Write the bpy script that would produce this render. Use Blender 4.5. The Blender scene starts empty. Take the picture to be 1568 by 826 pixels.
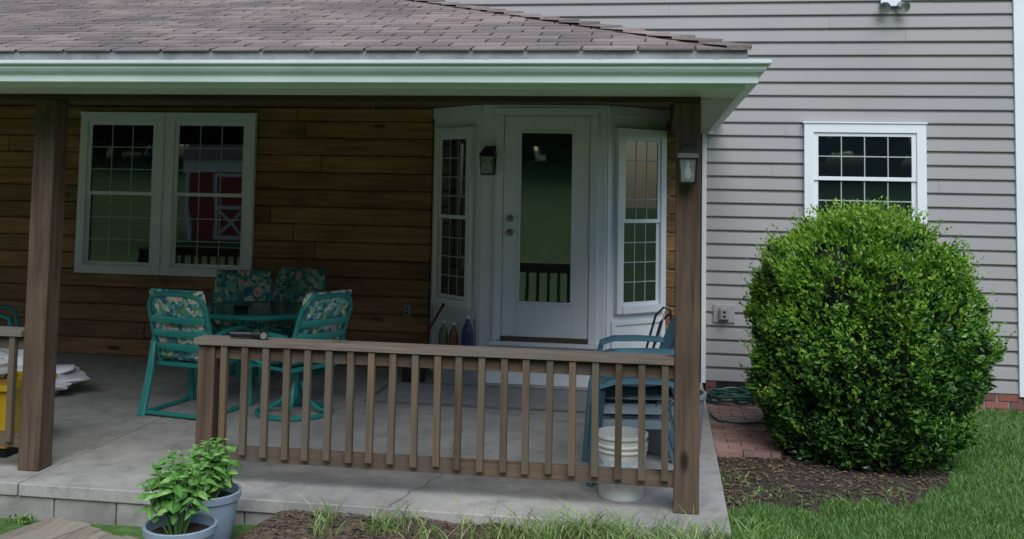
import bpy, math, random
import numpy as np
from mathutils import Matrix, Vector, noise
random.seed(7); rng=np.random.default_rng(7)
sc=bpy.context.scene
R=math.radians
# ---------------------------------------------------------------- materials
def newmat(name):
    m=bpy.data.materials.new(name); m.use_nodes=True
    nt=m.node_tree; b=nt.nodes['Principled BSDF']
    return m,nt,b
def N(nt,t,**k):
    n=nt.nodes.new(t)
    for a,v in k.items(): setattr(n,a,v)
    return n
def ramp(nt,fac,stops,interp='LINEAR'):
    r=N(nt,'ShaderNodeValToRGB'); r.color_ramp.interpolation=interp
    el=r.color_ramp.elements
    while len(el)<len(stops): el.new(0.5)
    for e,(p,c) in zip(el,stops):
        e.position=p; e.color=(c[0],c[1],c[2],1)
    nt.links.new(fac,r.inputs[0]); return r
def coords(nt,scale=(1,1,1),rot=(0,0,0)):
    tc=N(nt,'ShaderNodeTexCoord'); mp=N(nt,'ShaderNodeMapping')
    mp.inputs['Scale'].default_value=scale; mp.inputs['Rotation'].default_value=rot
    nt.links.new(tc.outputs['Object'],mp.inputs['Vector']); return mp.outputs[0]
def noisen(nt,vec,scale,detail=4,rough=.6,dist=0):
    n=N(nt,'ShaderNodeTexNoise'); n.inputs['Scale'].default_value=scale; n.inputs['Detail'].default_value=detail
    n.inputs['Roughness'].default_value=rough; n.inputs['Distortion'].default_value=dist
    nt.links.new(vec,n.inputs['Vector']); return n.outputs['Fac']
def mixc(nt,fac,a,b,mode='MIX'):
    m=N(nt,'ShaderNodeMix',data_type='RGBA',blend_type=mode)
    if isinstance(fac,float): m.inputs[0].default_value=fac
    else: nt.links.new(fac,m.inputs[0])
    for s,i in ((a,6),(b,7)):
        if isinstance(s,tuple): m.inputs[i].default_value=(s[0],s[1],s[2],1)
        else: nt.links.new(s,m.inputs[i])
    return m.outputs[2]
def bump(nt,b,h,strength=.3,dist=.01):
    n=N(nt,'ShaderNodeBump'); n.inputs['Strength'].default_value=strength; n.inputs['Distance'].default_value=dist
    nt.links.new(h,n.inputs['Height']); nt.links.new(n.outputs[0],b.inputs['Normal'])
def mat(name,c1,c2=None,rough=.6,scale=6,bs=.15,bd=.004,metal=0,spec=None,fine=60):
    m,nt,b=newmat(name); c2=c2 or tuple(x*.8 for x in c1)
    v=coords(nt); f=noisen(nt,v,scale,4)
    r=ramp(nt,f,[(.3,c1),(.7,c2)]); nt.links.new(r.outputs[0],b.inputs['Base Color'])
    b.inputs['Roughness'].default_value=rough; b.inputs['Metallic'].default_value=metal
    if spec is not None: b.inputs['Specular IOR Level'].default_value=spec
    if bs: bump(nt,b,noisen(nt,v,fine,2),bs,bd)
    return m
def wood(name,dark,light,axis='X',rough=.75,knots=True,islands=.35,g=1.0,grey=None,bs=.5):
    m,nt,b=newmat(name)
    s={'X':(1.0,18,18),'Y':(18,1.0,18),'Z':(18,18,1.0)}[axis]
    geo=N(nt,'ShaderNodeNewGeometry')
    tc=N(nt,'ShaderNodeTexCoord')
    comb=N(nt,'ShaderNodeVectorMath',operation='SCALE'); comb.inputs[0].default_value=(7.3,3.1,5.7)
    nt.links.new(geo.outputs['Random Per Island'],comb.inputs['Scale'])
    add=N(nt,'ShaderNodeVectorMath',operation='ADD'); nt.links.new(tc.outputs['Object'],add.inputs[0]); nt.links.new(comb.outputs[0],add.inputs[1])
    mp=N(nt,'ShaderNodeMapping'); mp.inputs['Scale'].default_value=s; nt.links.new(add.outputs[0],mp.inputs[0])
    f=noisen(nt,mp.outputs[0],1.6*g,6,.62,.5)
    mid=tuple((a+c)/2 for a,c in zip(dark,light))
    col=ramp(nt,f,[(.28,dark),(.5,mid),(.72,light)]).outputs[0]
    var=ramp(nt,geo.outputs['Random Per Island'],[(0,(1-islands,)*3),(1,(1+islands*.6,1+islands*.5,1+islands*.4))]).outputs[0]
    col=mixc(nt,1.0,col,var,'MULTIPLY')
    f2=noisen(nt,add.outputs[0],1.3,3)
    if grey: col=mixc(nt,ramp(nt,f2,[(.38,(0,0,0)),(.62,(1,1,1))]).outputs[0],col,grey)
    else:
        col=mixc(nt,1.0,col,ramp(nt,f2,[(.3,(.66,.63,.6)),(.65,(1.12,1.1,1.06))]).outputs[0],'MULTIPLY')
    if knots:
        mp2=N(nt,'ShaderNodeMapping'); s2={'X':(1.5,4.5,4.5),'Y':(4.5,1.5,4.5),'Z':(4.5,4.5,1.8)}[axis]
        mp2.inputs['Scale'].default_value=s2; nt.links.new(add.outputs[0],mp2.inputs[0])
        vo=N(nt,'ShaderNodeTexVoronoi'); vo.inputs['Scale'].default_value=1.0; nt.links.new(mp2.outputs[0],vo.inputs['Vector'])
        k=ramp(nt,vo.outputs['Distance'],[(.06,(1,1,1)),(.15,(0,0,0))]).outputs[0]
        col=mixc(nt,k,col,tuple(x*.35 for x in dark))
    nt.links.new(col,b.inputs['Base Color']); b.inputs['Roughness'].default_value=rough
    b.inputs['Specular IOR Level'].default_value=.25
    bump(nt,b,f,bs,.004)
    return m
M={}
M['siding']=mat('vinyl_siding',(.320,.318,.325),(.288,.288,.298),.5,.9,.1,.002)
M['white']=mat('white_paint',(.76,.80,.84),(.69,.74,.79),.45,2.5,.1,.002)
M['gutter']=mat('gutter_paint',(.70,.77,.78),(.56,.65,.64),.35,1.6,.05,.001)
M['soffit']=mat('soffit_vinyl',(.66,.70,.68),(.58,.62,.6),.5,2,.05)
M['strip']=mat('drip_edge',(.40,.42,.43),(.18,.18,.18),.5,5,.3,.003)
M['grid']=mat('window_grid',(.42,.48,.48),None,.5,6,0)
M['cedar']=wood('cedar_log_siding',(.165,.086,.042),(.42,.25,.125),'X',.5,True,.22,1,None,.3)
M['post']=wood('weathered_post',(.055,.040,.031),(.15,.106,.078),'Z',.8,True,.15)
M['beam']=wood('stained_beam',(.035,.02,.014),(.10,.058,.038),'X',.75,True,.15)
M['bal']=wood('baluster_wood',(.06,.043,.028),(.19,.135,.085),'Z',.85,False,.5,1,(.115,.095,.072))
M['railx']=wood('rail_wood',(.05,.036,.026),(.145,.105,.075),'X',.85,True,.2,1,(.095,.08,.064))
M['cap']=wood('rail_cap_wood',(.075,.06,.048),(.25,.205,.165),'X',.9,True,.2,1.3,(.165,.15,.135))
M['plank']=wood('grey_plank',(.13,.12,.10),(.36,.32,.265),'Y',.9,True,.4,1,(.26,.24,.20))
M['black']=mat('black_metal',(.012,.012,.013),None,.4,5,0)
M['metal']=mat('galvanised',(.4,.41,.42),None,.35,8,.1,.002,.8)
M['iron']=mat('dull_iron',(.12,.12,.12),None,.5,8,0)
M['brass']=mat('satin_nickel',(.3,.28,.25),None,.3,8,0,0,.9)
M['thresh']=mat('bronze_threshold',(.10,.06,.04),None,.5)
M['outlet']=mat('outlet_grey',(.3,.3,.3),None,.5)
M['teal']=mat('teal_powdercoat',(.016,.225,.195),(.013,.185,.165),.35,4,0)
M['tabletop']=mat('table_glass',(.02,.09,.085),(.015,.07,.065),.12,4,0)
M['resin']=mat('blue_resin',(.065,.155,.20),(.055,.13,.175),.35,4,0)
M['potblue']=mat('pot_plastic',(.27,.35,.43),(.23,.30,.38),.45,6,.1)
M['bucket']=mat('bucket_plastic',(.66,.68,.66),(.50,.52,.48),.4,9,.05)
M['label']=mat('bucket_label',(.25,.42,.5),(.6,.65,.66),.5,22,0)
M['tub']=mat('grey_tub',(.22,.24,.27),None,.5,6,.05)
M['yellow']=mat('yellow_plastic',(.60,.40,.02),(.5,.32,.015),.4,6,.05)
M['orange']=mat('orange_plastic',(.7,.16,.03),None,.4)
M['bag']=mat('white_bag',(.75,.76,.78),(.62,.64,.67),.35,8,.6,.02,fine=14)
M['mat']=mat('woven_mat',(.27,.275,.28),(.20,.205,.21),.95,9,.8,.006,fine=120)
M['matedge']=mat('mat_border',(.13,.135,.14),None,.9,9,0)
M['hose']=mat('garden_hose',(.02,.10,.09),None,.4)
M['canvas']=mat('lounge_fabric',(.5,.52,.5),None,.8)
M['navy']=mat('navy_bottle',(.02,.04,.13),None,.3)
M['amber']=mat('brown_bottle',(.16,.06,.025),None,.3)
M['olive']=mat('olive_bottle',(.10,.13,.05),None,.3)
M['soil']=mat('soil',(.065,.05,.039),(.027,.021,.016),.95,9,1,.03,fine=45)
M['chips']=mat('mulch_chips',(.13,.095,.072),(.05,.037,.03),.95,14,.4)
M['red']=mat('red_barn_paint',(.36,.03,.03),(.30,.025,.022),.6,3,0)
M['dark']=mat('dark_void',(.012,.012,.012),None,.9,6,0)
M['crack']=mat('crack_dirt',(.075,.07,.065),None,.9,6,0)
M['roofdk']=mat('roof_underlay',(.05,.045,.045),None,.9,6,0)
M['ceil']=mat('ceiling_wood',(.28,.19,.125),(.19,.12,.08),.7,3,.1)
def m_glass(name,col,ior):
    m,nt,b=newmat(name); b.inputs['Base Color'].default_value=(*col,1)
    b.inputs['Roughness'].default_value=.02; b.inputs['IOR'].default_value=ior
    bump(nt,b,noisen(nt,coords(nt),1.7,1),.06,.02); return m
M['glass']=m_glass('window_glass',(.006,.010,.013),2.0)
M['dglass']=m_glass('door_glass',(.014,.030,.024),2.35)  # green of the reflected lawn put into the base colour
def m_lamp():
    m,nt,b=newmat('lantern_glass'); b.inputs['Base Color'].default_value=(.8,.85,.85,1)
    b.inputs['Transmission Weight'].default_value=.85; b.inputs['Roughness'].default_value=.15; return m
M['lglass']=m_lamp()
def m_conc():
    m,nt,b=newmat('concrete'); v=coords(nt)
    f=noisen(nt,v,.7,6,.68,.5); f2=noisen(nt,v,5,5,.72,.3); f3=noisen(nt,v,90,2)
    c=ramp(nt,f,[(.28,(.18,.18,.178)),(.45,(.29,.287,.277)),(.58,(.36,.352,.335)),(.72,(.43,.417,.39))]).outputs[0]
    c=mixc(nt,1.0,c,ramp(nt,f2,[(.3,(.68,.68,.69)),(.5,(1,1,1)),(.7,(1.1,1.1,1.09))]).outputs[0],'MULTIPLY')
    c=mixc(nt,1.0,c,ramp(nt,f3,[(.3,(.85,.85,.85)),(.7,(1.08,1.08,1.08))]).outputs[0],'MULTIPLY')
    nt.links.new(c,b.inputs['Base Color']); b.inputs['Roughness'].default_value=.7
    bump(nt,b,f3,.35,.004); return m
M['conc']=m_conc()
def m_shingle():
    m,nt,b=newmat('asphalt_shingle'); v=coords(nt); geo=N(nt,'ShaderNodeNewGeometry')
    c=ramp(nt,geo.outputs['Random Per Island'],[(0,(.165,.138,.132)),(.5,(.215,.18,.173)),(1,(.27,.228,.215))]).outputs[0]
    g=noisen(nt,v,220,1); s=noisen(nt,v,1.1,4)
    c=mixc(nt,1.0,c,ramp(nt,g,[(.3,(.55,.55,.55)),(.7,(1.4,1.4,1.4))]).outputs[0],'MULTIPLY')
    c=mixc(nt,1.0,c,ramp(nt,s,[(.35,(.75,.75,.78)),(.65,(1.15,1.12,1.1))]).outputs[0],'MULTIPLY')
    nt.links.new(c,b.inputs['Base Color']); b.inputs['Roughness'].default_value=.95; bump(nt,b,g,.5,.003); return m
M['shingle']=m_shingle()
def m_island(name,cols,rough=.8,bs=.3,fine=60,trans=0,nscale=0):
    m,nt,b=newmat(name); geo=N(nt,'ShaderNodeNewGeometry')
    st=[(i/(len(cols)-1),c) for i,c in enumerate(cols)]
    c=ramp(nt,geo.outputs['Random Per Island'],st).outputs[0]; v=None
    if nscale or bs: v=coords(nt)
    if nscale: c=mixc(nt,1.0,c,ramp(nt,noisen(nt,v,nscale,2),[(.3,(.7,.7,.7)),(.7,(1.25,1.25,1.25))]).outputs[0],'MULTIPLY')
    nt.links.new(c,b.inputs['Base Color']); b.inputs['Roughness'].default_value=rough
    if bs: bump(nt,b,noisen(nt,v,fine,3),bs,.005)
    if trans:
        t=N(nt,'ShaderNodeBsdfTranslucent'); nt.links.new(c,t.inputs['Color'])
        mx=N(nt,'ShaderNodeMixShader'); mx.inputs[0].default_value=trans
        nt.links.new(b.outputs[0],mx.inputs[1]); nt.links.new(t.outputs[0],mx.inputs[2])
        nt.links.new(mx.outputs[0],nt.nodes['Material Output'].inputs[0])
    return m
M['brick']=m_island('red_brick',[(.19,.07,.055),(.28,.11,.085),(.23,.10,.09),(.14,.06,.055)],.9,.5,50)
M['paver']=m_island('brick_paver',[(.22,.13,.11),(.32,.19,.165),(.27,.17,.155),(.19,.13,.12)],.9,.5,50,0,6)
M['block']=m_island('concrete_block',[(.22,.22,.205),(.29,.285,.265)],.9,.5,70,0,5)
M['litter']=m_island('dry_leaf',[(.12,.07,.035),(.22,.15,.08),(.10,.13,.04)],.8,0)
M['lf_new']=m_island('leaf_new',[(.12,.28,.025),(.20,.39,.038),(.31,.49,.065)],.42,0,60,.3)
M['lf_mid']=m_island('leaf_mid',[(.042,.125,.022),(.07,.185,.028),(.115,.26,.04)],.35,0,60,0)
M['lf_dark']=m_island('leaf_dark',[(.015,.046,.016),(.028,.083,.024),(.052,.128,.032)],.32,0,60,0)
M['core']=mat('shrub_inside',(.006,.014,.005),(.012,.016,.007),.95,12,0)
M['bark']=mat('bark',(.08,.055,.04),(.04,.03,.022),.95,12,.8,.02)
M['basil']=m_island('basil_leaf',[(.07,.20,.035),(.12,.30,.06),(.20,.41,.10)],.4,0,60,.25)
M['basilstem']=mat('basil_stem',(.12,.25,.06),None,.6,6,0)
M['blade']=m_island('grass_blade',[(.04,.11,.02),(.065,.165,.03),(.10,.22,.04),(.16,.23,.07)],.5,0)
M['tuft']=m_island('tall_grass_blade',[(.07,.16,.03),(.12,.23,.045),(.19,.30,.08),(.30,.30,.15)],.5,0)
def m_floral():
    m,nt,b=newmat('floral_fabric'); v=coords(nt)
    w=N(nt,'ShaderNodeTexNoise'); w.inputs['Scale'].default_value=14; nt.links.new(v,w.inputs['Vector'])
    ad=N(nt,'ShaderNodeMix',data_type='RGBA',blend_type='ADD'); ad.inputs[0].default_value=.09
    nt.links.new(v,ad.inputs[6]); nt.links.new(w.outputs['Color'],ad.inputs[7])
    vo=N(nt,'ShaderNodeTexVoronoi'); vo.inputs['Scale'].default_value=30; nt.links.new(ad.outputs[2],vo.inputs['Vector'])
    sp=N(nt,'ShaderNodeSeparateColor'); nt.links.new(vo.outputs['Color'],sp.inputs[0])
    base=ramp(nt,sp.outputs[0],[(0,(.03,.14,.17)),(.2,(.06,.28,.28)),(.38,(.10,.24,.10)),(.52,(.03,.13,.22)),(.62,(.16,.40,.36)),(.76,(.30,.42,.25)),(.86,(.50,.52,.42))],'CONSTANT').outputs[0]
    vf=N(nt,'ShaderNodeTexVoronoi'); vf.inputs['Scale'].default_value=9.5; nt.links.new(ad.outputs[2],vf.inputs['Vector'])
    sf=N(nt,'ShaderNodeSeparateColor'); nt.links.new(vf.outputs['Color'],sf.inputs[0])
    msk=ramp(nt,vf.outputs['Distance'],[(.3,(1,1,1)),(.38,(0,0,0))]).outputs[0]
    on=ramp(nt,sf.outputs[1],[(.42,(0,0,0)),(.44,(1,1,1))]).outputs[0]
    f=mixc(nt,1.0,msk,on,'MULTIPLY')
    fc=ramp(nt,vf.outputs['Distance'],[(.05,(.55,.16,.16)),(.16,(.62,.32,.30)),(.3,(.62,.48,.44))]).outputs[0]
    c=mixc(nt,f,base,fc); nt.links.new(c,b.inputs['Base Color']); b.inputs['Roughness'].default_value=.85
    return m
M['floral']=m_floral()
def m_ground():
    m,nt,b=newmat('lawn_ground'); v=coords(nt)
    f=noisen(nt,v,.35,5); f2=noisen(nt,v,14,4)
    c=ramp(nt,f,[(.3,(.05,.12,.022)),(.6,(.07,.16,.03)),(.8,(.10,.18,.045))]).outputs[0]
    c=mixc(nt,1.0,c,ramp(nt,f2,[(.3,(.55,.55,.5)),(.7,(1.2,1.2,1.1))]).outputs[0],'MULTIPLY')
    nt.links.new(c,b.inputs['Base Color']); b.inputs['Roughness'].default_value=.95; bump(nt,b,f2,.8,.04); return m
M['ground']=m_ground()
# ---------------------------------------------------------------- mesh builder
class MB:
    def __init__(s): s.v=[]; s.f=[]; s.m=[]; s.mats=[]
    def mi(s,k):
        if k not in s.mats: s.mats.append(k)
        return s.mats.index(k)
    def add(s,vs,fs,k,T=None):
        o=len(s.v)
        if T is not None: vs=[tuple(T@Vector(p)) for p in vs]
        s.v+= [tuple(p) for p in vs]; i=s.mi(k)
        for f in fs: s.f.append(tuple(a+o for a in f)); s.m.append(i)
    def box(s,x0,x1,y0,y1,z0,z1,k,T=None):
        s.add([(x0,y0,z0),(x1,y0,z0),(x1,y1,z0),(x0,y1,z0),(x0,y0,z1),(x1,y0,z1),(x1,y1,z1),(x0,y1,z1)],
              [(0,3,2,1),(4,5,6,7),(0,1,5,4),(1,2,6,5),(2,3,7,6),(3,0,4,7)],k,T)
    def tube(s,path,r,k,n=8,T=None,flat=None,closed=False):
        P=[Vector(p) for p in path]; L=len(P); vs=[]; fs=[]
        up=Vector((0,0,1)); prev=None
        for i,p in enumerate(P):
            if closed: t=(P[(i+1)%L]-P[i-1])
            else: t=P[min(i+1,L-1)]-P[max(i-1,0)]
            t.normalize()
            if prev is None:
                a=t.cross(up)
                if a.length<.1: a=t.cross(Vector((1,0,0)))
            else: a=prev-t*prev.dot(t)
            a.normalize(); prev=a.copy(); b=t.cross(a)
            rr=r[i] if isinstance(r,(list,tuple)) else r
            ra,rb=(rr,rr) if flat is None else (rr*flat[0],rr*flat[1])
            for j in range(n):
                q=2*math.pi*j/n+math.pi/n; vs.append(tuple(p+a*math.cos(q)*ra+b*math.sin(q)*rb))
        for i in range(L if closed else L-1):
            for j in range(n):
                i2=(i+1)%L; fs.append((i*n+j,i*n+(j+1)%n,i2*n+(j+1)%n,i2*n+j))
        if not closed: fs.append(tuple(range(n))[::-1]); fs.append(tuple((L-1)*n+j for j in range(n)))
        s.add(vs,fs,k,T)
    def lathe(s,prof,c,k,n=32,T=None):
        vs=[];fs=[]
        for r,z in prof:
            for j in range(n):
                q=2*math.pi*j/n; vs.append((c[0]+r*math.cos(q),c[1]+r*math.sin(q),c[2]+z))
        for i in range(len(prof)-1):
            for j in range(n): fs.append((i*n+j,i*n+(j+1)%n,(i+1)*n+(j+1)%n,(i+1)*n+j))
        s.add(vs,fs,k,T)
    def grid(s,fn,nu,nv,k,T=None,skip=None):
        vs=[fn(i/nu,j/nv) for j in range(nv+1) for i in range(nu+1)]
        fs=[(j*(nu+1)+i,j*(nu+1)+i+1,(j+1)*(nu+1)+i+1,(j+1)*(nu+1)+i) for j in range(nv) for i in range(nu) if not(skip and skip(i,j))]
        s.add(vs,fs,k,T)
    def prism(s,poly,z0,z1,k,T=None):
        n=len(poly); vs=[(x,y,z0) for x,y in poly]+[(x,y,z1) for x,y in poly]
        fs=[tuple(range(n))[::-1],tuple(range(n,2*n))]+[(i,(i+1)%n,n+(i+1)%n,n+i) for i in range(n)]
        s.add(vs,fs,k,T)
    def obj(s,name,parent=None,bevel=0,smooth=False,solid=0,sub=0):
        me=bpy.data.meshes.new(name); me.from_pydata(s.v,[],s.f)
        for k in s.mats: me.materials.append(M[k])
        me.polygons.foreach_set('material_index',s.m)
        if smooth: me.polygons.foreach_set('use_smooth',[True]*len(s.f))
        me.update(); o=bpy.data.objects.new(name,me); sc.collection.objects.link(o)
        if parent: o.parent=parent
        if solid:
            q=o.modifiers.new('s','SOLIDIFY'); q.thickness=solid
        if bevel:
            q=o.modifiers.new('b','BEVEL'); q.width=bevel; q.segments=2; q.limit_method='ANGLE'
        if smooth and not sub:
            q=o.modifiers.new('w','EDGE_SPLIT'); q.split_angle=R(40)
        return o
def empty(name):
    o=bpy.data.objects.new(name,None); sc.collection.objects.link(o); return o
def TR(x,y,z,rz=0,rx=0): return Matrix.Translation((x,y,z))@Matrix.Rotation(rz,4,'Z')@Matrix.Rotation(rx,4,'X')
# ---------------------------------------------------------------- ground
def gz(x,y):
    z=-.15
    def ss(a,b,t): t=min(1,max(0,(t-a)/(b-a))); return t*t*(3-2*t)
    z-= .06*ss(-2.4,-2.9,x)
    if y<-4: z+=.085*(-4-y)*ss(-4,-12,y) if y>-60 else .085*56
    return z
mb=MB()
ax=[-90,-60,-40,-28,-20,-14,-10,-8,-6,-5,-4,-3.3,-2.9,-2.7,-2.5,-2.3,-2,-1,0,.4]+[.4+.2*i for i in range(1,20)]+[5,6,8,11,15,20,30,45,70,90]
ay=[-100,-80,-60,-50,-40,-32,-26,-20,-16,-13,-11,-9,-7,-5,-4,-2,0,2,3,4]+[4+.2*i for i in range(1,36)]+[12,15,20,30,60,100]
vs=[(x,y,gz(x,y)+.012*noise.noise(Vector((x*2,y*2,0)))) for y in ay for x in ax]; nx=len(ax)
mb.add(vs,[(j*nx+i,j*nx+i+1,(j+1)*nx+i+1,(j+1)*nx+i) for j in range(len(ay)-1) for i in range(nx-1)],'ground')
mb.obj('ground',smooth=False)
def inbed(x,y):
    d=((x-1.15)/.86)**2+((y-7.8)/.92)**2
    if x<1.0: d=min(d,max(0,(6.85-y)*1.3)+ (0 if y>6.3 else 1)+.6+.45*(x-.4))
    return 1-d+.28*noise.noise(Vector((x*2.3,y*2.3,1)))+.28*noise.noise(Vector((x*7,y*7,4)))
vs=[];nxx=70;nyy=90
mb=MB()
for j in range(nyy+1):
    for i in range(nxx+1):
        x=.385+i*2.1/nxx; y=6.0+j*3.2/nyy; d=inbed(x,y)
        vs.append((x,y,-.15+max(-.05,min(.028,d*.15))+.014*noise.noise(Vector((x*6,y*6,3)))))
mb.add(vs,[(j*(nxx+1)+i,j*(nxx+1)+i+1,(j+1)*(nxx+1)+i+1,(j+1)*(nxx+1)+i) for j in range(nyy) for i in range(nxx)],'soil')
def scrap(x,y,z,k,l,w):
    T=Matrix.Translation((x,y,z))@Matrix.Rotation(random.uniform(0,6.3),4,'Z')@Matrix.Rotation(random.uniform(-.5,.5),4,'X'); h=.003
    mb.add([tuple(T@Vector(p)) for p in [(-l,-w,0),(l,-w*.6,0),(l*.9,w,h),(-l*.8,w*.7,h),(0,0,h*2.5)]],[(0,1,4),(1,2,4),(2,3,4),(3,0,4)],k)
for i in range(2600):
    x=random.uniform(.4,2.3); y=random.uniform(6.4,8.2)
    if inbed(x,y)>.1: scrap(x,y,-.118+random.uniform(0,.01),random.choice(('chips','chips','litter')),random.uniform(.006,.022),random.uniform(.004,.01))
mb.obj('soil_bed',smooth=False)
mb=MB()
def mz(x,y): 
    e=min(1,max(0,(x+2.45)/.35)); return -.22+.165*e*e*(3-2*e)+.02*noise.noise(Vector((x*4,y*4,7)))
def mf(u,v):
    x=-2.45+u*3.2; y=4.2+v*1.5; e=max(0,(x-.3)/.45); return (x,y,mz(x,y)-.09*e)
mb.grid(mf,70,34,'soil')
for i in range(12000):
    x=random.uniform(-2.35,.3); y=random.uniform(4.9,5.69)
    if x>-.9 and random.random()<.5: continue
    scrap(x,y,mz(x,y)+random.uniform(.002,.018),'chips' if random.random()<.93 else 'litter',random.uniform(.008,.032),random.uniform(.004,.009))
mb.obj('mulch_bed')
# ---------------------------------------------------------------- grass
def blades(name,pts,hmin,hmax,w,bend,k,seg=2):
    n=len(pts); P=np.array(pts)
    a=rng.uniform(0,2*np.pi,n); h=rng.uniform(hmin,hmax,n)*(.75+.5*rng.random(n)); b=rng.uniform(.2,1,n)*bend*h
    bd=rng.uniform(0,2*np.pi,n); sx=np.cos(a)*w; sy=np.sin(a)*w
    rows=[]
    for s in range(seg+1):
        t=s/seg; cx=P[:,0]+np.cos(bd)*b*t*t; cy=P[:,1]+np.sin(bd)*b*t*t; cz=P[:,2]+h*t*(1-.25*bend*t)
        if s<seg:
            ww=1-.45*t
            rows.append(np.stack([cx-sx*ww,cy-sy*ww,cz],1)); rows.append(np.stack([cx+sx*ww,cy+sy*ww,cz],1))
        else: rows.append(np.stack([cx,cy,cz],1))
    V=np.stack(rows,1); c=V.shape[1]; V=V.reshape(-1,3); F=[]
    for i in range(n):
        o=i*c
        for s in range(seg-1): F.append((o+2*s,o+2*s+1,o+2*s+3,o+2*s+2))
        F.append((o+2*seg-2,o+2*seg-1,o+2*seg))
    me=bpy.data.meshes.new(name); me.from_pydata(V.tolist(),[],F); me.materials.append(M[k]); me.update()
    o=bpy.data.objects.new(name,me); sc.collection.objects.link(o); return o
pts=[]
while len(pts)<85000:
    x=random.uniform(.38,4.6); y=random.uniform(5.0,9.98)
    if x<.98 and 7.6<y: continue
    if inbed(x,y)>-.05 and x<2.3 and y<9.2 and random.random()>(.16 if y<7.1 else .06): continue
    if noise.noise(Vector((x*2.2,y*2.2,5)))<-.3 and random.random()<.5: continue
    if y<7 or random.random()<.7: pts.append((x,y,gz(x,y)-.004+.012))
blades('lawn_grass',pts,.03,.065,.0028,.8,'blade')
pts=[]
cl=[(random.uniform(-1.9,1.1),random.uniform(5.3,5.66)) for _ in range(45)]+[(random.uniform(-.9,1.1),random.uniform(5.3,5.68)) for _ in range(55)]
for cx,cy in cl:
    for _ in range(random.randint(10,34)):
        x=cx+random.gauss(0,.045); y=min(5.69,cy+random.gauss(0,.035)); pts.append((x,y,mz(x,y)-.09*max(0,(x-.3)/.45)-.01))
blades('tall_grass',pts,.05,.24,.0035,1.1,'tuft',4)
pts=[(random.gauss(c[0],.07),random.gauss(c[1],.06),c[2]) for c in [(.5,6.3,-.14),(.62,6.9,-.13),(1.5,7.1,-.14),(.5,7.2,-.13),(1.2,6.8,-.14),(.45,6.7,-.14)] for _ in range(40)]+[(random.gauss(-3.75,.05),5.66+random.gauss(0,.02),-.2) for _ in range(45)]
blades('weeds',pts,.03,.07,.007,1.3,'tuft',3)
# ---------------------------------------------------------------- slab
def slab():
    mb=MB()
    for a,b in ((-10,-3.836),(-3.826,.37)): mb.box(a,b,5.72,9.99,-.075,0,'conc')
    mb.box(-9.99,.36,5.75,9.98,-.3,-.01,'soil')
    x=-10
    while x<.35:
        x2=min(x+.4,.362); mb.box(x+.004,x2-.004,5.735,5.76,-.26,-.079,'block'); x=x2
    y=5.76
    while y<9.9: mb.box(.345,.362,y+.004,min(9.97,y+.4)-.004,-.26,-.079,'block'); y+=.4
    def crack(p,w=.0022):
        vs=[];q=Vector(p[0]);e=Vector(p[1]);n=26
        d=(e-q).normalized(); s=Vector((-d.y,d.x,0))
        for i in range(n+1):
            t=i/n; c=q.lerp(e,t)+s*(.05*noise.noise(Vector((t*6,q.x,2)))+.015*noise.noise(Vector((t*22,q.x,9)))); ww=w*(.4+random.random())
            vs+=[tuple(c-s*ww),tuple(c+s*ww)]
        mb.add(vs,[(2*i,2*i+1,2*i+3,2*i+2) for i in range(n)],'crack')
    crack([(-1.55,5.722,.0015),(-1.35,6.6,.0015)],.0028); crack([(-1.36,6.62,.0015),(-1.5,7.3,.0015)],.0018)
    crack([(-4.9,6.9,.0015),(-3.84,6.75,.0015)],.0014)
    return mb.obj('porch_slab',bevel=.006)
slab()
# ---------------------------------------------------------------- house
house=empty('house')
mb=MB(); z=.02; H=.13
while z<6.4:
    xa,xb=(.40,3.21) if z<2.55 else (-11,3.21)
    xs=[xa]; x=xa+random.uniform(.6,3)
    while x<xb-.5: xs.append(x); x+=random.uniform(2.4,3.6)
    xs.append(xb)
    for i in range(len(xs)-1):
        a,b=xs[i],xs[i+1]-.0015; yo=10.0-.0012*(i%2); w1=random.uniform(-.0015,.0015); w2=random.uniform(-.0015,.0015)
        mb.add([(a,yo,z),(b,yo,z),(a,yo-.024,z+w1),(b,yo-.024,z+w2),(a,yo-.026,z+.006),(b,yo-.026,z+.006),(a,yo-.016,z+.098),(b,yo-.016,z+.098),(a,yo-.004,z+.106),(b,yo-.004,z+.106),(a,yo-.003,z+H),(b,yo-.003,z+H)],
           [(0,1,3,2),(2,3,5,4),(4,5,7,6),(6,7,9,8),(8,9,11,10)],'siding')
    z+=H
mb.obj('lap_siding',house)
mb=MB(); mb.box(-11,3.3,10.004,10.2,-.3,6.4,'dark'); mb.obj('wall_core',house)
mb=MB(); mb.box(3.21,3.33,9.955,9.998,0,6.4,'white'); mb.box(.355,.398,9.93,9.998,0.0,2.55,'white'); mb.obj('corner_boards',house,.004)
mb=MB(); mb.box(.4,3.3,9.992,10.003,-.3,.015,'outlet')
for r in range(4):
    z0=-.26+r*.07; x=.4-(r%2)*.1
    while x<3.28:
        a,b=max(x,.4),min(x+.2,3.3)
        if not(.5<(a+b)/2<1.2 and r in(2,3)) and b-a>.02: mb.box(a+.005,b-.005,9.98,9.9915,z0+.005,z0+.065,'brick')
        x+=.21
mb.box(.5,1.2,9.985,9.991,-.12,.01,'dark'); mb.obj('brick_foundation',house)
mb=MB(); z=.0; h=.176
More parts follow.
